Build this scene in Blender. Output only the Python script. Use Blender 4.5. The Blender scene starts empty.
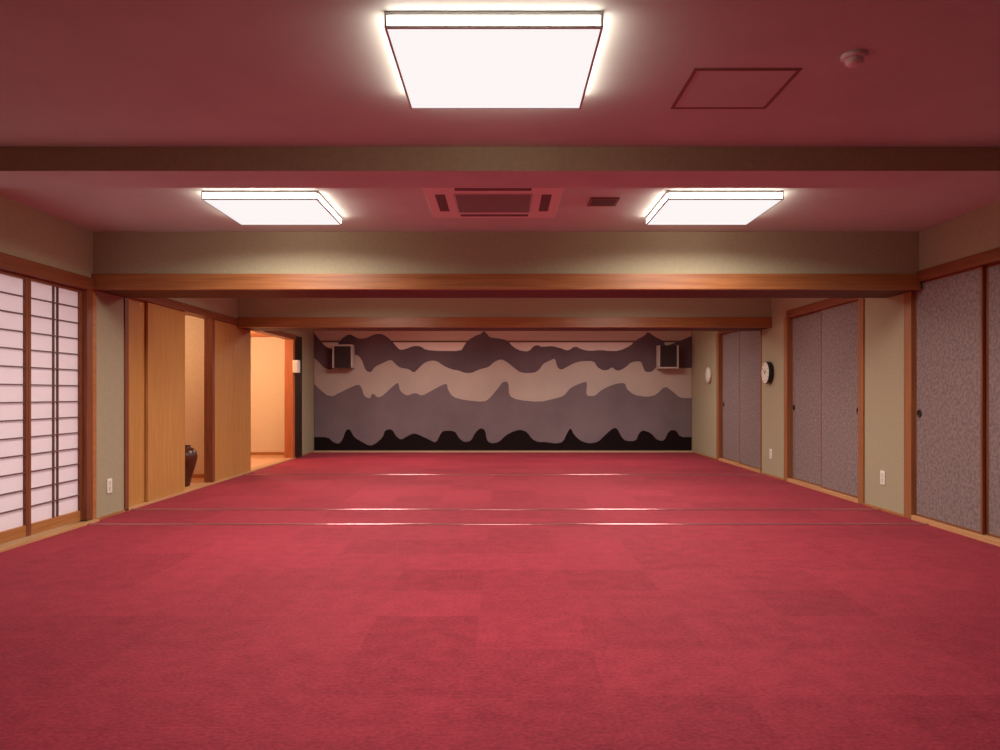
import bpy, bmesh, math
from mathutils import Vector
from mathutils.geometry import tessellate_polygon

S = bpy.context.scene
COL = S.collection
PI = math.pi

# ------------------------------------------------------------------ materials
def lin(c):
    return tuple(((v/255)/12.92 if v/255 <= 0.04045 else (((v/255)+0.055)/1.055)**2.4) for v in c)

def new_mat(name):
    m = bpy.data.materials.new(name); m.use_nodes = True
    nt = m.node_tree; nt.nodes.clear()
    return m, nt

def N(nt, t, **kw):
    n = nt.nodes.new(t)
    for k, v in kw.items():
        if k.startswith('i_'):
            n.inputs[k[2:].replace('_', ' ')].default_value = v
        else:
            setattr(n, k, v)
    return n

def finish(nt, shader):
    o = N(nt, 'ShaderNodeOutputMaterial'); nt.links.new(shader, o.inputs['Surface'])

def col4(c): return (c[0], c[1], c[2], 1)

def simple(name, c, rough=0.6, metal=0.0, spec=0.5):
    m, nt = new_mat(name)
    b = N(nt, 'ShaderNodeBsdfPrincipled')
    b.inputs['Base Color'].default_value = col4(c)
    b.inputs['Roughness'].default_value = rough
    b.inputs['Metallic'].default_value = metal
    b.inputs['Specular IOR Level'].default_value = spec
    finish(nt, b.outputs[0]); return m

def mottled(name, c1, c2, scale=(1, 1, 1), nscale=8, detail=4, rough=0.8, bump=0.0, lo=0.35, hi=0.65, spec=0.3, dist=0.0):
    """two tones of one surface blended by noise, with an optional matching relief"""
    m, nt = new_mat(name); L = nt.links
    tc = N(nt, 'ShaderNodeTexCoord'); mp = N(nt, 'ShaderNodeMapping')
    mp.inputs['Scale'].default_value = scale
    L.new(tc.outputs['Object'], mp.inputs['Vector'])
    no = N(nt, 'ShaderNodeTexNoise'); no.inputs['Scale'].default_value = nscale; no.inputs['Detail'].default_value = detail
    no.inputs['Distortion'].default_value = dist
    L.new(mp.outputs[0], no.inputs['Vector'])
    r = N(nt, 'ShaderNodeValToRGB')
    r.color_ramp.elements[0].position = lo; r.color_ramp.elements[0].color = col4(c1)
    r.color_ramp.elements[1].position = hi; r.color_ramp.elements[1].color = col4(c2)
    L.new(no.outputs['Fac'], r.inputs['Fac'])
    b = N(nt, 'ShaderNodeBsdfPrincipled'); b.inputs['Roughness'].default_value = rough
    b.inputs['Specular IOR Level'].default_value = spec
    L.new(r.outputs['Color'], b.inputs['Base Color'])
    if bump:
        bp = N(nt, 'ShaderNodeBump'); bp.inputs['Strength'].default_value = bump; bp.inputs['Distance'].default_value = 0.01
        L.new(no.outputs['Fac'], bp.inputs['Height']); L.new(bp.outputs[0], b.inputs['Normal'])
    finish(nt, b.outputs[0]); return m

def wood(name, c1, c2, axis='Z', rough=0.45, spec=0.4):
    sc = {'X': (1.2, 26, 26), 'Y': (26, 1.2, 26), 'Z': (26, 26, 1.2)}[axis]
    return mottled(name, c1, c2, sc, 1.6, 5, rough, 0.08, 0.3, 0.7, spec, 0.6)

def carpet_mat():
    m, nt = new_mat('red_carpet'); L = nt.links
    tc = N(nt, 'ShaderNodeTexCoord')
    mp = N(nt, 'ShaderNodeMapping'); mp.inputs['Scale'].default_value = (2, 2, 2)
    mp.inputs['Location'].default_value = (0.23, 0.37, 0.5)
    L.new(tc.outputs['Object'], mp.inputs['Vector'])
    fl = N(nt, 'ShaderNodeVectorMath', operation='FLOOR'); L.new(mp.outputs[0], fl.inputs[0])
    wn = N(nt, 'ShaderNodeTexWhiteNoise', noise_dimensions='2D'); L.new(fl.outputs[0], wn.inputs['Vector'])
    fine = N(nt, 'ShaderNodeTexNoise'); fine.inputs['Scale'].default_value = 55; fine.inputs['Detail'].default_value = 5
    L.new(tc.outputs['Object'], fine.inputs['Vector'])
    big = N(nt, 'ShaderNodeTexNoise'); big.inputs['Scale'].default_value = 9; big.inputs['Detail'].default_value = 5
    L.new(tc.outputs['Object'], big.inputs['Vector'])
    a = N(nt, 'ShaderNodeMath', operation='MULTIPLY'); a.inputs[1].default_value = 0.16; L.new(wn.outputs['Value'], a.inputs[0])
    b_ = N(nt, 'ShaderNodeMath', operation='MULTIPLY'); b_.inputs[1].default_value = 0.75; L.new(fine.outputs['Fac'], b_.inputs[0])
    c_ = N(nt, 'ShaderNodeMath', operation='MULTIPLY'); c_.inputs[1].default_value = 0.45; L.new(big.outputs['Fac'], c_.inputs[0])
    s1 = N(nt, 'ShaderNodeMath', operation='ADD'); L.new(a.outputs[0], s1.inputs[0]); L.new(b_.outputs[0], s1.inputs[1])
    s2 = N(nt, 'ShaderNodeMath', operation='ADD'); L.new(s1.outputs[0], s2.inputs[0]); L.new(c_.outputs[0], s2.inputs[1])
    r = N(nt, 'ShaderNodeValToRGB')
    r.color_ramp.elements[0].position = 0.42; r.color_ramp.elements[0].color = col4(CARPET_LO)
    r.color_ramp.elements[1].position = 0.90; r.color_ramp.elements[1].color = col4(CARPET_HI)
    L.new(s2.outputs[0], r.inputs['Fac'])
    b = N(nt, 'ShaderNodeBsdfPrincipled'); b.inputs['Roughness'].default_value = 0.75
    b.inputs['Specular IOR Level'].default_value = 0.10
    b.inputs['Sheen Weight'].default_value = 0.13
    b.inputs['Sheen Roughness'].default_value = 0.5
    b.inputs['Sheen Tint'].default_value = (1.0, 0.45, 0.5, 1)
    L.new(r.outputs['Color'], b.inputs['Base Color'])
    bp = N(nt, 'ShaderNodeBump'); bp.inputs['Strength'].default_value = 0.35; bp.inputs['Distance'].default_value = 0.01
    L.new(fine.outputs['Fac'], bp.inputs['Height']); L.new(bp.outputs[0], b.inputs['Normal'])
    finish(nt, b.outputs[0]); return m

def paper_mat():
    m, nt = new_mat('shoji_paper'); L = nt.links
    t = N(nt, 'ShaderNodeBsdfTranslucent'); t.inputs['Color'].default_value = (0.92, 0.84, 0.86, 1)
    d = N(nt, 'ShaderNodeBsdfDiffuse'); d.inputs['Color'].default_value = (0.9, 0.82, 0.82, 1)
    x = N(nt, 'ShaderNodeMixShader'); x.inputs[0].default_value = 0.5
    L.new(t.outputs[0], x.inputs[1]); L.new(d.outputs[0], x.inputs[2])
    finish(nt, x.outputs[0]); return m

def lamp_mat(name, LAMP, c=(1.0, 0.91, 0.82)):
    m, nt = new_mat(name)
    e = N(nt, 'ShaderNodeEmission'); e.inputs['Color'].default_value = col4(c); e.inputs['Strength'].default_value = LAMP
    finish(nt, e.outputs[0]); return m

LAMP = 0.98
LAMP_SIDE = 13.0
TUBE = 49.0
SPREAD = 166
DAY = 1.25
CARPET_LO = (0.18, 0.009, 0.021)
CARPET_HI = (0.37, 0.030, 0.053)

M = {}
M['carpet'] = carpet_mat()
M['ceiling'] = mottled('ceiling_board', (0.58, 0.67, 0.65), (0.62, 0.715, 0.69), nscale=3, rough=0.75, spec=0.3)
M['plaster'] = mottled('sand_plaster', (0.375, 0.33, 0.22), (0.41, 0.36, 0.24), nscale=40, detail=6, rough=0.9, bump=0.1, spec=0.2)
M['cream'] = mottled('cream_plaster', (0.74, 0.60, 0.42), (0.78, 0.64, 0.46), nscale=30, rough=0.9, spec=0.2)
M['post'] = wood('reddish_post_wood', (0.17, 0.048, 0.020), (0.27, 0.085, 0.034), 'Z')
M['postY'] = wood('reddish_rail_wood', (0.17, 0.048, 0.020), (0.27, 0.085, 0.034), 'Y')
M['beamwood'] = wood('orange_beam_wood', (0.25, 0.085, 0.028), (0.37, 0.14, 0.048), 'X', 0.35)
M['postR'] = wood('amber_post_wood', (0.27, 0.10, 0.038), (0.37, 0.15, 0.055), 'Z')
M['slat'] = simple('grey_slat', (0.42, 0.44, 0.43), 0.5)
M['undershade'] = wood('painted_shade_board', (0.075, 0.028, 0.014), (0.11, 0.042, 0.02), 'X', 0.6)  # shade beneath the deep beams put into a dark wood colour
M['doorwood'] = wood('honey_door_wood', (0.47, 0.215, 0.055), (0.58, 0.29, 0.085), 'Z')
M['sill'] = wood('pale_sill_wood', (0.50, 0.26, 0.11), (0.62, 0.35, 0.16), 'Y', 0.4)
M['sillX'] = wood('pale_threshold_wood', (0.56, 0.36, 0.22), (0.68, 0.46, 0.30), 'X', 0.4)
M['lowrail'] = wood('amber_rail_wood', (0.36, 0.145, 0.04), (0.48, 0.21, 0.07), 'Y', 0.4)
M['orangewood'] = wood('orange_post_wood', (0.38, 0.10, 0.035), (0.50, 0.15, 0.05), 'Z')
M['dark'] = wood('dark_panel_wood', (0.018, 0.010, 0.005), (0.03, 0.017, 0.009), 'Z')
M['alcfloor'] = wood('alcove_floor_wood', (0.62, 0.33, 0.17), (0.72, 0.42, 0.23), 'Y', 0.4)
M['alcceil'] = wood('alcove_ceiling_wood', (0.55, 0.15, 0.05), (0.65, 0.20, 0.07), 'X', 0.5)
M['kumiko'] = simple('lattice_wood', (0.16, 0.075, 0.06), 0.6)
M['paper'] = paper_mat()
M['fusuma'] = mottled('mauve_patterned_paper', (0.185, 0.138, 0.138), (0.275, 0.212, 0.203), (1, 1, 1.0), 38, 3, 0.85, 0.0, 0.38, 0.60, 0.2)
M['black'] = simple('black_metal', (0.02, 0.018, 0.018), 0.4, 0.3)
M['lampframe'] = simple('grey_lamp_frame', (0.50, 0.50, 0.49), 0.45, 0.4)
M['lit'] = lamp_mat('lit_acrylic', LAMP, (1.0, 0.94, 0.93))
M['litside'] = lamp_mat('lit_acrylic_edge', LAMP_SIDE, (1.0, 0.80, 0.67))
M['acwhite'] = simple('white_plastic', (0.80, 0.82, 0.81), 0.5)
M['grille'] = simple('grey_grille', (0.62, 0.66, 0.65), 0.5)
M['slot'] = simple('dark_slot', (0.16, 0.14, 0.14), 0.7)
M['hatchline'] = simple('hatch_edge_metal', (0.22, 0.11, 0.105), 0.5)
M['white'] = simple('ivory_plastic', (0.84, 0.84, 0.74), 0.4)
M['dullwhite'] = simple('dull_ivory_plastic', (0.66, 0.60, 0.52), 0.5)
M['metal'] = simple('floor_track_metal', (0.55, 0.20, 0.21), 0.17, 0.6)
M['speaker'] = simple('speaker_cabinet', (0.05, 0.035, 0.035), 0.5)
M['spkgrille'] = mottled('speaker_cloth', (0.03, 0.02, 0.02), (0.07, 0.045, 0.045), nscale=120, rough=0.9)
M['bracket'] = simple('pale_bracket_paint', (0.62, 0.54, 0.50), 0.5)
M['vase'] = mottled('brown_glaze', (0.06, 0.018, 0.008), (0.10, 0.032, 0.012), nscale=9, rough=0.3, spec=0.5)
M['m_sky'] = mottled('mural_upper_sky', (0.60, 0.47, 0.40), (0.66, 0.52, 0.44), (0.5, 1, 3), 3, rough=0.9, spec=0.1)
M['m_line'] = simple('mural_brown_line', (0.19, 0.10, 0.08), 0.9, spec=0.1)
M['m_white'] = mottled('mural_pink_white', (0.82, 0.72, 0.67), (0.88, 0.77, 0.72), nscale=2, rough=0.9, spec=0.1)
M['m_pale'] = mottled('mural_pale_cloud', (0.52, 0.44, 0.385), (0.60, 0.51, 0.44), nscale=1.2, rough=0.9, spec=0.1)
M['m_dark'] = mottled('mural_dark_ridge', (0.12, 0.087, 0.10), (0.165, 0.118, 0.135), nscale=1.5, rough=0.9, spec=0.1)
M['m_mid'] = mottled('mural_mauve_ridge', (0.19, 0.15, 0.165), (0.24, 0.19, 0.205), nscale=1.2, rough=0.9, spec=0.1)
M['m_black'] = simple('mural_black_ridge', (0.014, 0.008, 0.009), 0.9, spec=0.1)

# ------------------------------------------------------------------ builders
def box(bm, x0, x1, y0, y1, z0, z1, bev=0.0, mi=0):
    vs = [bm.verts.new((x, y, z)) for x in (x0, x1) for y in (y0, y1) for z in (z0, z1)]
    f = [(0, 1, 3, 2), (4, 6, 7, 5), (0, 4, 5, 1), (2, 3, 7, 6), (0, 2, 6, 4), (1, 5, 7, 3)]
    fs = []
    for q in f:
        a = bm.faces.new([vs[i] for i in q]); a.material_index = mi; fs.append(a)
    bmesh.ops.recalc_face_normals(bm, faces=fs)
    if bev:
        es = list({e for a in fs for e in a.edges})
        bmesh.ops.bevel(bm, geom=es, offset=bev, segments=2, affect='EDGES', profile=0.6)

def lathe(bm, c, prof, axis='Z', n=32, mi=0):
    """prof: list of (radius, height) along axis from c"""
    def P(r, h, a):
        u, v = r*math.cos(a), r*math.sin(a)
        d = {'Z': (u, v, h), 'X': (h, u, v), 'Y': (u, h, v)}[axis]
        return (c[0]+d[0], c[1]+d[1], c[2]+d[2])
    rings = [[bm.verts.new(P(r, h, 2*PI*i/n)) for i in range(n)] for r, h in prof]
    fs = []
    for a, b in zip(rings, rings[1:]):
        for i in range(n):
            fs.append(bm.faces.new((a[i], a[(i+1) % n], b[(i+1) % n], b[i])))
    fs.append(bm.faces.new(rings[0])); fs.append(bm.faces.new(list(reversed(rings[-1]))))
    bmesh.ops.recalc_face_normals(bm, faces=fs)
    for f in fs:
        f.smooth = len(f.verts) == 4; f.material_index = mi

def B(*boxes, bev=0.0):
    bm = bmesh.new()
    for b in boxes: box(bm, *b, bev=bev)
    return bm

ORG = {}
def obj(name, bm, mat, parent=None, origin=None):
    """link one mesh object; the bmesh is in world coordinates"""
    o_ = Vector(ORG[parent.name]) if parent else Vector(origin or (0, 0, 0))
    bmesh.ops.translate(bm, verts=bm.verts, vec=-o_)
    me = bpy.data.meshes.new(name); bm.to_mesh(me); bm.free()
    for m in (mat if isinstance(mat, (list, tuple)) else [mat]): me.materials.append(m)
    o = bpy.data.objects.new(name, me); COL.objects.link(o)
    if parent: o.parent = parent
    else: o.location = o_
    ORG[o.name] = tuple(o_)
    return o

def tag(o, label=None, cat=None, group=None, kind=None):
    if label: o['label'] = label
    if cat: o['category'] = cat
    if group: o['group'] = group
    if kind: o['kind'] = kind
    return o

def thing(name, label, cat, loc, group=None, kind=None):
    o = bpy.data.objects.new(name, None); COL.objects.link(o)
    o.location = loc; o.empty_display_size = 0.1
    ORG[o.name] = tuple(loc)
    return tag(o, label, cat, group, kind)

def struct(name, bm, mat, label=None, cat=None, group=None):
    return tag(obj(name, bm, mat), label, cat, group, 'structure')

# ------------------------------------------------------------------ dimensions (m)
XL, XR, YB, YF, ZC = -3.53, 3.60, 14.60, -1.60, 2.50
T = 0.14                                     # wall thickness
XLo, XRo = XL-T, XR+T

# ------------------------------------------------------------------ room shell
struct('floor', B((XL-0.06, XR+0.12, YF-0.1, YB+0.1, -0.12, 0.0)), M['carpet'], 'red tiled carpet covering the whole hall floor', 'floor')
struct('ceiling', B((XL-0.2, XR+0.2, YF-0.2, YB+0.2, ZC, ZC+0.12)), M['ceiling'], 'pinkish flat ceiling of the hall', 'ceiling')
struct('wall_back', B((XL-0.2, XR+0.2, YB+0.02, YB+0.16, -0.12, ZC)), M['plaster'], 'wall carrying the mountain mural at the far end', 'wall')
struct('wall_front', B((XL-0.2, XR+0.2, YF-0.14, YF, -0.12, ZC)), M['plaster'], 'plain plaster wall closing the near end', 'wall')

SH0, SH1 = 4.31, 6.53                         # shoji bay
wl = B((XLo, XL, YF, SH0, -0.1, ZC),          # near plaster
       (XLo, XL, SH0, 6.68, 2.09, ZC),        # above the shoji lintel
       (XLo, XL, 6.67, 7.20, -0.1, ZC),       # column under the deep beam
       (XLo, XL, 7.20, 13.60, 2.10, ZC),      # above the doors
       (XLo, XL-0.035, 13.60, YB+0.02, -0.1, ZC))   # column at the far corner
struct('wall_left', wl, M['plaster'], 'sand plaster wall with paper screens and wooden doors', 'wall')
F1 = (1.05, 6.75); F2 = (7.76, 9.69); F3 = (10.70, 12.75)   # fusuma bays
Z1, Z2, Z3 = 2.065, 2.055, 2.085              # their lintel undersides
wr = B((XR, XRo, YF, F1[0], -0.1, ZC),
       (XR, XRo, F1[0], 6.80, Z1+0.09, ZC),
       (XR, XRo, 6.80, 7.70, -0.1, ZC),
       (XR, XRo, 7.70, 9.74, Z2+0.07, ZC),
       (XR, XRo, 9.73, 10.69, -0.1, ZC),
       (XR, XRo, 10.69, 12.80, Z3+0.06, ZC),
       (XR, XRo, 12.78, YB+0.02, -0.1, ZC))
struct('wall_right', wr, M['plaster'], 'sand plaster wall with mauve sliding doors', 'wall')
# closet backs behind the mauve doors
bm = B((XR+0.13, XR+0.2, F1[0]-.1, F1[1]+.1, -.1, ZC), (XR+.13, XR+.2, F2[0]-.1, F2[1]+.1, -.1, ZC), (XR+.13, XR+.2, F3[0]-.1, F3[1]+.1, -.1, ZC))
struct('wall_closet', bm, M['dark'])

# beams
def beam(i, y0, y1, z0, trim, lab):
    bm = B((XL-0.03, XR+0.03, y0, y1, z0, ZC+0.02))
    for f in bm.faces: f.material_index = 1 if f.normal.z < -.5 and not trim else 0
    struct('trim_%d' % i, bm, [M['plaster'], M['ceiling']], lab, 'ceiling beam')
    if trim:
        # lintel board on the near face, rounded lip along its foot
        bm = B((XL+0.002, XR-0.002, y0-0.035, y0+0.01, z0-0.005, z0+0.125), (XL+0.002, XR-0.002, y0-0.045, y0+0.012, z0-0.012, z0+0.010), bev=0.004)
        struct('trim_%d' % (i+60), B((XL+0.002, XR-0.002, y0+0.013, y1, z0-0.012, z0+0.003)), M['undershade'], 'added dark board painting the shade under the ' + lab, 'wood trim')  # added sheet under the beam; its dark colour stands for shade
        struct('trim_%d' % (i+1), bm, M['beamwood'], trim, 'wood trim')
beam(1, 4.36, 4.72, 2.363, None, 'shallow plaster beam just beyond the big front ceiling light')
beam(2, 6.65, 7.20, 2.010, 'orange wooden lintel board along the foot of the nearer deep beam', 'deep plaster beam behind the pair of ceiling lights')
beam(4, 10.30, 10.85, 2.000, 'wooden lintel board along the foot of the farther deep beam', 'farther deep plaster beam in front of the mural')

# ------------------------------------------------------------------ left wall trim
tn = 6
def trim(bm, mat, lab, cat='wood trim'):
    global tn
    o = struct('trim_%d' % tn, bm, mat, lab, cat); tn += 1; return o
trim(B((XLo+0.0, XL+0.02, SH0, 6.66, 1.985, 2.095), bev=0.004), M['postY'], 'dark wooden lintel above the paper lattice screens')
trim(B((XLo-0.05, XL+0.05, SH0-0.05, 6.66, -0.05, 0.020), bev=0.004), M['sill'], 'pale wooden sill under the paper lattice screens')
trim(B((XLo, XL+0.012, 6.53, 6.625, 0.03, 2.0), bev=0.004), M['post'], 'dark red post beside the last paper screen')
trim(B((XLo, XL+0.008, 6.625, 6.69, 0.0, 2.09), bev=0.003), M['lowrail'], 'thin amber post beside the left plaster column')
trim(B((XLo, XL+0.008, SH0-0.06, SH0+0.01, 0.0, 2.09), bev=0.003), M['post'], 'near end post of the paper screens')
trim(B((XLo, XL+0.012, 7.19, 7.26, 0.0, 2.06), bev=0.003), M['post'], 'brown post between plaster column and wooden doors')
trim(B((XLo, XL+0.018, 7.19, 13.14, 2.02, 2.105), bev=0.004), M['postY'], 'wooden lintel above the honey wood doors')
trim(B((XLo, XL+0.012, 7.2, 13.14, -0.05, 0.022), bev=0.004), M['sill'], 'wooden threshold below the honey wood doors')
trim(B((XLo+0.04, XL+0.006, 9.38, 9.455, 0.0, 2.03), bev=0.004), M['post'], 'dark red post between the two wooden door bays')
trim(B((XLo, XL+0.010, 12.985, 13.09, 0.0, 2.06), bev=0.004), M['orangewood'], 'broad orange post beside the bright far doorway')
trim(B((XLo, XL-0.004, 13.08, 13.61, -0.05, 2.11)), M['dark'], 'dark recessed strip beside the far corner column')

# right wall trim
def bay(y0, y1, zl, near_post, far_post, nm):
    trim(B((XR-0.02, XRo, y0-0.02, y1+0.02, zl, zl+0.095), bev=0.004), M['postY'], 'reddish wooden lintel above the ' + nm)
    trim(B((XR-0.012, XRo, y0-0.02, y1+0.02, -0.05, 0.04), bev=0.004), M['sill'], 'pale wooden sill under the ' + nm)
    if far_post:
        trim(B((XR-0.014, XRo-0.03, y1, far_post, 0.0, zl+0.02), bev=0.004), M['postR'], 'reddish post at the far side of the ' + nm)
    if near_post:
        trim(B((XR-0.014, XRo-0.03, near_post, y0, 0.0, zl+0.02), bev=0.004), M['postR'], 'reddish post at the near side of the ' + nm)
bay(F1[0], F1[1], Z1, 0.98, 6.875, 'nearest mauve doors')
bay(F2[0], F2[1], Z2, 7.645, 9.80, 'middle mauve doors')
bay(F3[0], F3[1], Z3, 10.675, 12.88, 'farthest mauve doors')
# low skirting along plaster pieces, back threshold
tag(obj('baseboard_right', B((XR-0.012, XR+0.01, 6.876, 7.644, -0.01, 0.02), (XR-0.012, XR+0.01, 9.801, 10.674, -0.01, 0.02), (XR-0.012, XR+0.01, 12.881, YB, -0.01, 0.02)), M['lowrail']), 'thin wooden skirting under the right plaster columns', 'baseboard', kind='structure')
tag(obj('baseboard_left', B((XL-0.01, XL+0.012, 6.69, 7.19, -0.01, 0.02), (XL-0.045, XL-0.025, 13.61, YB, -0.01, 0.02)), M['lowrail']), 'thin wooden skirting under the left plaster columns', 'baseboard', kind='structure')
tag(obj('baseboard_back', B((XL-.03, XR, YB-0.10, YB+0.02, -0.02, 0.028), bev=0.006), M['sillX']), 'pale threshold strip along the foot of the mural', 'baseboard', kind='structure')

# ------------------------------------------------------------------ floor tracks
def track(y, w, lab):
    bm = bmesh.new(); n = 10
    prof = [(-w*math.cos(PI/2*i/n), 0.012*math.sin(PI/2*i/n)) for i in range(n+1)] + [(0.004, 0.012), (0.005, 0.0)]
    A = [bm.verts.new((XL+0.02, y+p, 0.0005+h)) for p, h in prof]; C = [bm.verts.new((XR-0.02, y+p, 0.0005+h)) for p, h in prof]
    for i in range(len(prof)-1):
        f = bm.faces.new((A[i], A[i+1], C[i+1], C[i])); f.smooth = i < n
    for E in (A, C): bm.faces.new([bm.verts.new(v.co) for v in E])
    bmesh.ops.recalc_face_normals(bm, faces=bm.faces)
    trim(bm, M['metal'], lab, 'floor track')
track(6.47, 0.012, 'longest glinting metal floor track, the nearest across the carpet')
track(7.30, 0.012, 'glinting metal floor track just beyond the nearest one')
track(10.46, 0.013, 'short glinting metal floor track farthest up the carpet')

# ------------------------------------------------------------------ shoji screens
dn = 1
def dname():
    global dn
    s = 'door_%d' % dn; dn += 1; return s

def shoji(y0, y1, x, lab):
    r = thing(dname(), lab, 'sliding paper screen', (x, (y0+y1)/2, 0.035), 'paper lattice screens along the left wall', 'structure')
    z0, z1 = 0.031, 1.985; t = 0.030; s = 0.030
    fr = B((x-t, x, y0, y0+s, z0, z1), (x-t, x, y1-s, y1, z0, z1), (x-t, x, y0+s, y1-s, z1-0.025, z1), bev=0.002)
    obj('frame', fr, M['post'], r)
    obj('bottom_rail', B((x-t+.001, x-.001, y0+s, y1-s, z0, z0+0.085), bev=0.002), M['lowrail'], r)
    a, b = z0+0.085, z1-0.025
    obj('paper', B((x-t+0.004, x-t+0.006, y0+s-.005, y1-s+.005, a-.005, b+.005)), M['paper'], r)
    bm = bmesh.new(); n = 14
    for i in range(1, n):
        z = a+(b-a)*i/n
        box(bm, x-t+0.006, x-0.006, y0+s, y1-s, z-0.0045, z+0.0045)
    yc = (y0+y1)/2
    for d in (-0.028, 0.028): box(bm, x-t+0.006, x-0.0065, yc+d-0.0045, yc+d+0.0045, a, b)
    obj('lattice', bm, M['kumiko'], r)
w = 0.74
labs = ['paper lattice screen beside the dark red post and left plaster column',
        'paper lattice screen cut by the left picture edge']
for i in range(3):
    y1 = SH1-i*w; y0 = y1-w
    lab = labs[i] if i < 2 else 'paper lattice screen nearest the camera, outside the picture'
    shoji(y0, y1, XL-0.028-(i % 2)*0.002, lab)

# ------------------------------------------------------------------ wooden sliding doors
def wood_door(y0, y1, x, lab, pull):
    r = thing(dname(), lab, 'sliding door', (x, (y0+y1)/2, 0.023), 'honey wood sliding doors', 'structure')
    z0, z1 = 0.024, 2.018; t = 0.026
    obj('panel', B((x-t, x, y0+.022, y1-.022, z0, z1)), M['doorwood'], r)
    obj('stile', B((x-t+.001, x+.002, y0, y0+.022, z0, z1), bev=0.002), M['doorwood'], r)
    obj('stile', B((x-t+.001, x+.002, y1-.022, y1, z0, z1), bev=0.002), M['doorwood'], r)
    if not pull: return
    yp = y0+0.07 if pull < 0 else y1-0.07
    bm = bmesh.new(); lathe(bm, (x, yp, 0.55 if pull > 0 and y0 < 8 else 0.93), [(0.030, -0.004), (0.030, 0.004), (0.024, 0.005), (0.021, 0.001)], 'X', 20)
    obj('finger_pull', bm, M['vase'], r)
wood_door(7.26, 8.12, XL-0.042, 'honey wood door partly hidden, beside the left plaster column', -1)
wood_door(7.70, 8.60, XL-0.012, 'honey wood door in front, its edge touching the dark vase', 0)
wood_door(9.46, 10.153, XL-0.012, 'honey wood door next to the dark red post', 0)
wood_door(10.157, 10.85, XL-0.012, 'honey wood door beside the bright far doorway', 0)

# ------------------------------------------------------------------ alcoves behind the doorways
ya0, ya1, yb0, yb1, xa = 7.1, 10.08, 10.30, 13.90, -5.3
struct('floor_alcove', B((xa-.1, XL-0.02, ya0-.1, yb1+.1, -0.12, 0.002)), M['alcfloor'], 'peach wooden floor seen through the bright doorways', 'floor')
struct('wall_alcove', B((xa-.1, xa, ya0-.1, yb1+.1, -.1, 2.3), (xa, XLo, ya0-.1, ya0, -.1, 2.3), (xa, XLo, ya1, yb0, -.1, 2.3), (xa, XLo, yb1, yb1+.1, -.1, 2.3)),
       M['cream'], 'cream walls lit warm behind the two open doorways', 'wall')
struct('ceiling_alcove', B((xa-.1, XLo+.005, ya0-.1, yb1+.1, 2.125, 2.3)), M['alcceil'], 'orange wooden ceiling inside the bright far doorway', 'ceiling')
tag(obj('baseboard_alcove', B((xa, XLo, ya1-.014, ya1+.002, 0.0, 0.05), (xa, XLo, yb1-.014, yb1+.002, 0, 0.05)), M['lowrail']), 'brown skirting inside the bright doorways', 'baseboard', kind='structure')

# ------------------------------------------------------------------ fusuma
def fusuma(y0, y1, x, z1, handles, st, lab):
    r = thing(dname(), lab, 'sliding door', (x, (y0+y1)/2, 0.041), 'mauve patterned sliding doors', 'structure')
    z0 = 0.042; t = 0.026
    obj('panel', B((x+.003, x+t, y0+st, y1-st, z0+.012, z1-.012)), M['fusuma'], r)
    obj('frame', B((x, x+t, y0, y0+st, z0, z1), (x, x+t, y1-st, y1, z0, z1), (x, x+t, y0+st, y1-st, z1-.014, z1), (x, x+t, y0+st, y1-st, z0, z0+.014), bev=0.0015), M['post'], r)
    for s in handles:
        yh = y0+st+0.05 if s < 0 else y1-st-0.05
        bm = bmesh.new(); lathe(bm, (x+.003, yh, 0.93), [(0.036, 0.004), (0.036, -0.006), (0.030, -0.008), (0.027, -0.002)], 'X', 24)
        obj('handle', bm, M['black'], r)
pw = 0.95
fl = ['mauve patterned door with round black pull, nearest the right plaster column', 'mauve patterned door cut by the right picture edge']
for i in range(6):
    y1 = F1[1]-pw*i
    lab = fl[i] if i < 2 else ['third', 'fourth', 'fifth', 'nearest'][i-2] + ' mauve door of the nearest right-hand bay'
    fusuma(y1-pw, y1, XR+0.018+(i % 2)*0.03, Z1, (1,) if i % 2 == 0 else (-1,), 0.024, lab)
fusuma(F2[0], 8.74, XR+0.018, Z2, (-1,), 0.012, 'nearer mauve door of the bay between socket column and clock column')
fusuma(8.70, F2[1], XR+0.05, Z2, (1,), 0.012, 'farther mauve door of the bay between socket column and clock column')
fusuma(F3[0], 11.74, XR+0.018, Z3, (-1,), 0.012, 'dim mauve door just beyond the round clock')
fusuma(11.70, F3[1], XR+0.05, Z3, (1,), 0.012, 'farthest dim mauve door beside the pale wall disc')

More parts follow.
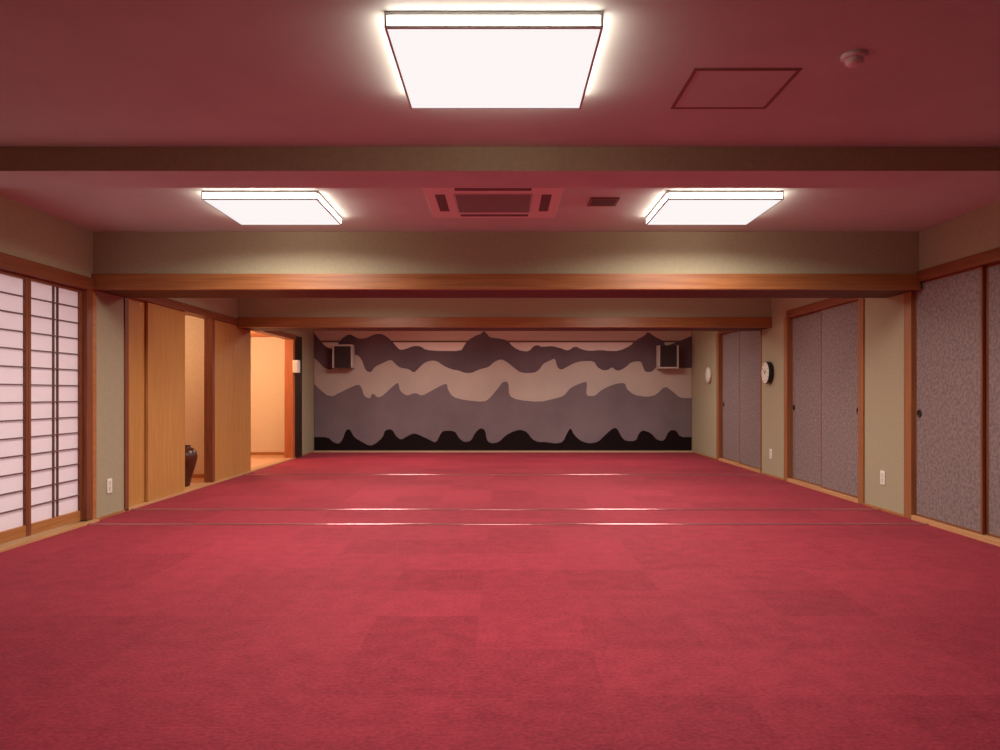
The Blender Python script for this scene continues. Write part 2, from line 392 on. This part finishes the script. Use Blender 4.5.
# ------------------------------------------------------------------ ceiling lights
def make_light(cx, cy, lab):
    s, d = 0.40, 0.062
    r = thing('ceiling_light', lab, 'ceiling light', (cx, cy, ZC), 'square ceiling lights')
    zt, zb = ZC-0.0005, ZC-d
    e = 0.009
    top = [(cx-s, cx+s, cy-s, cy-s+.012, zt-.014, zt), (cx-s, cx+s, cy+s-.012, cy+s, zt-.014, zt), (cx-s, cx-s+.012, cy-s+.012, cy+s-.012, zt-.014, zt), (cx+s-.012, cx+s, cy-s+.012, cy+s-.012, zt-.014, zt)]
    obj('top_frame', B(*top), M['lampframe'], r)
    bot = [(cx-s, cx+s, cy-s, cy-s+e, zb, zb+e), (cx-s, cx+s, cy+s-e, cy+s, zb, zb+e), (cx-s, cx-s+e, cy-s+e, cy+s-e, zb, zb+e), (cx+s-e, cx+s, cy-s+e, cy+s-e, zb, zb+e)]
    for a in (cx-s, cx+s-e):
        for b in (cy-s, cy+s-e): bot.append((a, a+e, b, b+e, zb+e, zt-.014))
    obj('lower_frame', B(*bot), M['lampframe'], r)
    g = 0.004
    bm = B((cx-s+g, cx+s-g, cy-s+g, cy+s-g, zb+.0015, zt-.0145))
    for f in bm.faces:
        f.material_index = 0 if f.normal.z < -.5 else 1
    obj('diffuser', bm, [M['lit'], M['litside']], r)
    l = bpy.data.lights.new('tube_light', 'AREA'); l.shape = 'SQUARE'; l.size = 0.76; l.energy = TUBE; l.spread = math.radians(SPREAD); l.color = (1.0, .91, .82)
    o = bpy.data.objects.new('tube_light', l); COL.objects.link(o); o.parent = r; o.location = (0, 0, -d-.004)
    return r

def copy_thing(src, loc, lab, group=None):
    r = src.copy(); COL.objects.link(r); r.location = loc; r['label'] = lab
    if group: r['group'] = group
    for ch in src.children:
        c = ch.copy(); COL.objects.link(c); c.parent = r
        for g in ch.children:
            q = g.copy(); COL.objects.link(q); q.parent = c
    return r
L0 = make_light(-0.03, 3.215, 'big square lit ceiling light alone in front of the shallow beam')
for x, y, lab in [(-1.67, 5.70, 'lit square ceiling light on the side of the paper screens'),
                  (1.54, 5.70, 'lit square ceiling light beside the small ceiling vent'),
                  (-1.62, 8.65, 'ceiling light beyond the nearer deep beam, on the wooden doors side'),
                  (1.58, 8.65, 'ceiling light beyond the nearer deep beam, on the clock side'),
                  (-1.60, 12.3, 'ceiling light before the mural, on the wooden doors side'),
                  (1.60, 12.3, 'ceiling light before the mural, on the clock side')]:
    copy_thing(L0, (x, y, ZC), lab)

# ------------------------------------------------------------------ air conditioner cassette
ax, ay, h = -0.06, 5.56, 0.475
ac = thing('air_conditioner', 'square ceiling cassette air conditioner with dark grille between the two lights', 'air conditioner', (ax, ay, ZC))
z1 = ZC-0.0005; z0 = ZC-0.022
obj('panel', B((ax-h, ax+h, ay-h, ay+h, z0, z1), bev=0.006), M['acwhite'], ac)
gr = obj('grille', B((ax-.275, ax+.275, ay-.26, ay+.26, z0-.006, z0+.001), bev=0.002), M['grille'], ac)
bm = bmesh.new()
for i in range(22):
    y = ay-.245+i*.0233
    box(bm, ax-.262, ax+.262, y-.003, y+.003, z0-.010, z0-.0055)
obj('slat', bm, M['slat'], gr)
for q in [(ax-.26, ax+.26, ay-.405, ay-.345), (ax-.26, ax+.26, ay+.345, ay+.405), (ax-.405, ax-.335, ay-.24, ay+.24), (ax+.335, ax+.405, ay-.24, ay+.24)]:
    obj('air_slot', B((*q, z0-.003, z0+.001), bev=0.001), M['slot'], ac)

vt = thing('ceiling_vent', 'small rectangular ceiling vent between air conditioner and light', 'vent', (0.735, 5.59, ZC))
obj('frame', B((.63, .84, 5.48, 5.70, ZC-.012, ZC-.0005), bev=0.003), M['hatchline'], vt)
bm = bmesh.new()
for i in range(5): box(bm, .65, .82, 5.505+i*.036, 5.527+i*.036, ZC-.015, ZC-.0115)
obj('louvre', bm, M['slot'], vt)

hx0, hx1, hy0, hy1 = .825, 1.29, 3.31, 3.77
ha = thing('access_hatch', 'square ceiling access hatch outlined by a thin dark frame', 'hatch', ((hx0+hx1)/2, (hy0+hy1)/2, ZC))
fw = .016
obj('frame', B((hx0, hx1, hy0, hy0+fw, ZC-.005, ZC-.0005), (hx0, hx1, hy1-fw, hy1, ZC-.005, ZC-.0005), (hx0, hx0+fw, hy0+fw, hy1-fw, ZC-.005, ZC-.0005), (hx1-fw, hx1, hy0+fw, hy1-fw, ZC-.005, ZC-.0005)), M['hatchline'], ha)
obj('panel', B((hx0+fw+.001, hx1-fw-.001, hy0+fw+.001, hy1-fw-.001, ZC-.003, ZC-.0005)), M['ceiling'], ha)

sd = thing('smoke_detector', 'small round pale smoke detector on the ceiling beyond the hatch', 'smoke detector', (1.455, 3.18, ZC))
bm = bmesh.new(); lathe(bm, (1.455, 3.18, ZC), [(.052, -.0005), (.052, -.012), (.046, -.018)], 'Z', 32); obj('base', bm, M['acwhite'], sd)
bm = bmesh.new(); lathe(bm, (1.455, 3.18, ZC), [(.036, -.0185), (.036, -.034), (.028, -.042), (.010, -.045)], 'Z', 32); obj('sensor_cap', bm, M['acwhite'], sd)

# ------------------------------------------------------------------ wall things
def socket(x, side, y, z, lab):
    r = thing('wall_socket', lab, 'wall socket', (x, y, z), 'pale wall sockets')
    s = side
    def bx(d0, d1, a, b, c, d): return (min(x+s*d0, x+s*d1), max(x+s*d0, x+s*d1), y+a, y+b, z+c, z+d)
    obj('plate', B(bx(.0005, .009, -.042, .042, -.065, .065), bev=0.003), M['white'], r)
    obj('outlet', B(bx(.009, .012, -.018, .018, -.045, -.004), bev=0.001), M['dullwhite'], r)
    obj('outlet', B(bx(.009, .012, -.018, .018, .004, .045), bev=0.001), M['dullwhite'], r)
socket(XL, 1, 6.915, 0.275, 'pale socket low on the plaster column beside the paper screens')
socket(XR, -1, 7.27, 0.31, 'pale socket low on the plaster column between mauve doors')
socket(XR, -1, 10.3, 0.30, 'pale socket low below the round wall clock')

cy_, cz_ = 10.33, 1.385
ck = thing('wall_clock', 'round white wall clock with dark rim on the right plaster column', 'clock', (XR, cy_, cz_))
bm = bmesh.new(); lathe(bm, (XR, cy_, cz_), [(.145, -.0005), (.150, -.03), (.150, -.062), (.146, -.070)], 'X', 48); obj('case', bm, M['black'], ck)
bm = bmesh.new(); lathe(bm, (XR, cy_, cz_), [(.143, -.0702), (.140, -.0722)], 'X', 48); fc = obj('face', bm, M['white'], ck)
for k in range(12):
    a = k*PI/6; py, pz = cy_+.115*math.sin(a), cz_+.115*math.cos(a)
    bm = bmesh.new(); lathe(bm, (XR, py, pz), [(.007, -.0723), (.007, -.0730)], 'X', 10)
    obj('hour_mark', bm, M['black'], fc)
def hand(ang, ln, wd, x0):
    bm = bmesh.new(); d = Vector((0, math.sin(ang), math.cos(ang))); p = Vector((0, math.cos(ang), -math.sin(ang)))
    c = Vector((XR, cy_, cz_)); q = []
    for dx in (x0, x0-.0012):
        q += [bm.verts.new(c+Vector((dx, 0, 0))+d*l+p*s) for l, s in ((-.02, -wd), (-.02, wd), (ln, wd*.6), (ln, -wd*.6))]
    for f in ((0, 1, 2, 3), (7, 6, 5, 4), (0, 4, 5, 1), (1, 5, 6, 2), (2, 6, 7, 3), (3, 7, 4, 0)): bm.faces.new([q[i] for i in f])
    bmesh.ops.recalc_face_normals(bm, faces=bm.faces); return bm
obj('hour_hand', hand(math.radians(-55), .068, .006, -.0735), M['black'], ck)
obj('minute_hand', hand(math.radians(60), .105, .004, -.0755), M['black'], ck)

dc = thing('wall_disc', 'pale round wall fixture on the farthest right plaster column', 'wall fixture', (XR, 13.33, 1.43))
bm = bmesh.new(); lathe(bm, (XR, 13.33, 1.43), [(.135, -.0005), (.140, -.012), (.140, -.034), (.130, -.042)], 'X', 40); obj('rim', bm, M['dullwhite'], dc)
bm = bmesh.new(); lathe(bm, (XR, 13.33, 1.43), [(.126, -.0425), (.120, -.047), (.05, -.050)], 'X', 40); obj('face', bm, M['white'], dc)

bxp = thing('wall_box', 'small pale box on the orange post beside the far corner', 'wall fixture', (XL+.010, 13.02, 1.56))
obj('housing', B((XL+.0105, XL+.10, 12.95, 13.09, 1.46, 1.67), bev=0.006), M['white'], bxp)
obj('front_cover', B((XL+.02, XL+.092, 12.944, 12.9495, 1.475, 1.655), bev=0.002), M['dullwhite'], bxp)

# vase just inside the first doorway
vx, vy = XL-0.17, 9.03
bm = bmesh.new()
lathe(bm, (vx, vy, 0.0022), [(.030, 0), (.036, .004), (.044, .05), (.062, .13), (.092, .23), (.116, .32), (.122, .37), (.112, .42), (.085, .455), (.055, .47), (.042, .476), (.045, .49), (.052, .498), (.040, .497), (.036, .47)], 'Z', 40)
tag(obj('vase', bm, M['vase'], origin=(vx, vy, 0.0022)), 'dark brown round-shouldered vase just inside the narrow doorway', 'vase')

# ------------------------------------------------------------------ mural
def wp(p, d):                                   # photo measurements turned into metres on the far wall
    return Vector(((p[0]-502)*YB/770, YB-d, 1.1+(394-p[1])*YB/770))
def chaikin(P):
    out = [P[0]]
    for a, b in zip(P, P[1:]):
        out.append((a[0]*.78+b[0]*.22, a[1]*.78+b[1]*.22)); out.append((a[0]*.22+b[0]*.78, a[1]*.22+b[1]*.78))
    out.append(P[-1]); return out
xl_, xr_, yt_, yb_ = 502+(XL-.035)*770/YB+.3, 502+XR*770/YB-.3, 321, 450.4
R1 = [(xl_, 333), (319, 339), (325, 346), (331, 349), (337, 346), (341, 339), (349, 334), (354, 336), (359, 339), (367, 338), (375, 334), (383, 334), (391, 340), (396, 346), (400, 350), (406, 349), (413, 346), (420, 346), (426, 350), (440, 351), (461, 351), (464, 346), (468, 340), (476, 335.5), (481, 334), (484, 330.5), (487, 334), (490, 337.5), (503, 339), (508, 341), (513, 347), (521, 351), (529, 351.5), (533.6, 346), (538, 345), (541, 347), (552, 346), (560, 348), (568, 351), (575, 346), (582, 349.5), (589, 351), (601, 350), (608, 351), (619, 351), (630, 346), (636, 340), (644, 336), (648, 331.5), (655, 337), (664, 341), (665, 346), (672, 344), (xr_, 336)]
R2 = [(xl_, 358), (318, 361), (324, 368), (331, 370), (340, 366), (346, 358), (352, 355), (358, 355), (362, 360), (366, 371), (371, 372.5), (375, 366.6), (383, 363), (391, 359.5), (394.5, 363), (400, 368), (409, 369), (414, 373), (419, 368), (424, 363), (431, 360.5), (437, 361), (444, 366), (452, 369.5), (459, 370.5), (465, 373), (472, 373), (479, 369.5), (489, 367), (494, 362), (501, 359), (507, 362), (513, 367), (521, 373), (534, 373), (539, 370), (543, 364), (549, 361), (555, 358), (557, 367), (561, 370), (567, 367), (574, 363), (582, 361), (594, 361), (597, 367), (603, 370.5), (608, 370), (612, 367), (616, 370.5), (620, 370.5), (626, 367), (631, 362), (641, 361), (643, 367), (645, 372), (652, 372), (657, 366), (661, 367), (680, 368), (xr_, 368)]
R3 = [(xl_, 383), (315, 385), (330, 398), (343, 391), (358, 384), (361.5, 387), (364, 396), (370, 399), (372.5, 392.5), (378, 398), (383.5, 395), (391, 388), (397, 383), (398.5, 383), (400, 391), (407, 396), (415, 392.5), (422, 396), (431, 391), (440, 386), (445, 384), (447, 384), (448, 390), (453, 397), (464, 400), (484, 402), (490, 398), (499, 387), (503, 381.5), (508.5, 382), (509, 396), (518, 400), (540, 402), (553, 399), (564, 396), (570, 388), (581, 383), (586, 381.5), (587, 384), (586, 396), (595, 396), (601, 390), (614, 384), (625, 382.6), (626.5, 389), (634, 395), (647, 397), (656, 395), (665, 386), (672, 391), (680, 398), (xr_, 398)]
R4 = [(xl_, 437), (328, 437), (333, 442), (339, 444), (342.5, 440), (346, 430), (350, 429), (354, 437), (362, 442), (370, 446), (376, 443.5), (383, 437), (385, 430), (392, 429), (396, 436), (401, 440), (407.5, 436), (414, 433), (422, 436), (430, 440), (436, 443), (441, 433), (444, 430.5), (455, 431), (459, 438), (464, 442), (471, 441), (475, 433), (480, 428), (485, 429.5), (487, 441), (492, 443.5), (499, 442), (506, 435), (514, 431), (521, 429.5), (527, 432), (532, 439), (538, 442), (546, 442), (556, 443.5), (563, 442), (567, 433), (570.5, 427.5), (574, 435), (581, 441), (589, 443.5), (598, 442), (605, 435), (613, 428), (617, 428), (622, 438), (626, 441), (636, 441), (639, 433), (643, 430), (651, 433), (657, 440), (664, 441), (669, 430.5), (676, 430), (680, 437), (xr_, 437)]
bm = bmesh.new()
def layer(poly, d, mi):
    P = [wp(p, d) for p in poly]; vs = [bm.verts.new(p) for p in P]
    for t in tessellate_polygon([[Vector((p.x, p.z, 0)) for p in P]]):
        try:
            f = bm.faces.new([vs[i] for i in t]); f.material_index = mi; f.normal_update()
            if f.normal.y > 0: f.normal_flip()
        except ValueError: pass
box(bm, wp((xl_, 0), 0).x, wp((xr_, 0), 0).x, YB-.004, YB+.0195, wp((0, yb_), 0).z, ZC-.002, mi=0)     # board, pale cloud
layer([(xl_, yt_), (xr_, yt_), (xr_, 340.6), (xl_, 340.6)], .0055, 1)
layer([(xl_, 340.6), (xr_, 340.6), (xr_, 342.4), (xl_, 342.4)], .0055, 2)
layer([(xl_, 342.4), (xr_, 342.4), (xr_, 354), (xl_, 354)], .0055, 3)
layer(chaikin(R1)+list(reversed(chaikin(R2))), .0070, 4)
layer(chaikin(R3)+[(xr_, yb_), (xl_, yb_)], .0070, 5)
layer(chaikin(R4)+[(xr_, yb_), (xl_, yb_)], .0085, 6)
tag(obj('mural', bm, [M['m_pale'], M['m_sky'], M['m_line'], M['m_white'], M['m_dark'], M['m_mid'], M['m_black']], origin=(0, YB, 0.03)),
    'wide mural of layered dark mountain ridges and pale clouds on the far wall', 'mural')

# ------------------------------------------------------------------ speakers flanking the mural
def speaker(cx, cz, flip, lab):
    y1 = YB-.0095; w, hh, dp = .155, .20, .20
    r = thing('wall_speaker', lab, 'speaker', (cx, y1, cz), 'wall speakers above the mural corners')
    obj('cabinet', B((cx-w, cx+w, y1-.04-dp, y1-.04, cz-hh, cz+hh), bev=0.008), M['speaker'], r)
    obj('grille', B((cx-w+.02, cx+w-.02, y1-.046-dp, y1-.0405-dp, cz-hh+.02, cz+hh-.02), bev=0.002), M['spkgrille'], r)
    a = w+.004; bt = .028; y0 = y1-.05-dp
    zz = (cz+hh+.004, cz+hh+.004+bt) if flip else (cz-hh-.004-bt, cz-hh-.004)
    br = B((cx-a-bt, cx+a+bt, y0, y1-.03, *zz), (cx-a-bt, cx-a, y0, y1-.03, cz-hh, cz+hh), (cx+a, cx+a+bt, y0, y1-.03, cz-hh, cz+hh), (cx-.06, cx+.06, y1-.0385, y1-.0005, cz-.05, cz+.05))
    obj('bracket', br, M['bracket'], r)
speaker((342.5-502)*14.35/770, 1.1+(394-357)*14.35/770, True, 'dark box speaker in a pale bracket on the paper-screen side of the mural')
speaker((668.5-502)*14.35/770, 1.1+(394-356)*14.35/770, False, 'dark box speaker in a pale bracket on the clock side of the mural')

# ------------------------------------------------------------------ lights
def alamp(loc, w, r=.12, c=(1, .78, .50)):
    l = bpy.data.lights.new('alcove_lamp', 'POINT'); l.energy = w; l.shadow_soft_size = r; l.color = c
    o = bpy.data.objects.new('alcove_lamp', l); COL.objects.link(o); o.location = loc
alamp((-4.5, 9.0, 1.85), 26)
alamp((-4.45, 12.3, 1.80), 66)

wd = bpy.data.worlds.new('daylight'); S.world = wd; wd.use_nodes = True
bg = wd.node_tree.nodes['Background']; bg.inputs[0].default_value = (1.0, 0.93, 0.97, 1); bg.inputs[1].default_value = DAY

# ------------------------------------------------------------------ camera
cd = bpy.data.cameras.new('camera'); cam = bpy.data.objects.new('camera', cd); COL.objects.link(cam)
cam.location = (0, 0, 1.1); cam.rotation_euler = (PI/2, 0, 0)
cd.sensor_width = 36; cd.lens = 36*770/1000; cd.shift_x = -0.002; cd.shift_y = 0.019; cd.clip_start = 0.05
S.camera = cam

S.view_settings.view_transform = 'Standard'; S.view_settings.look = 'None'
S.view_settings.gamma = 1; S.view_settings.use_curve_mapping = False
S.view_settings.exposure = 0.0
c = S.cycles
c.use_denoising = True; c.max_bounces = 10; c.diffuse_bounces = 6; c.glossy_bounces = 4; c.sample_clamp_indirect = 8
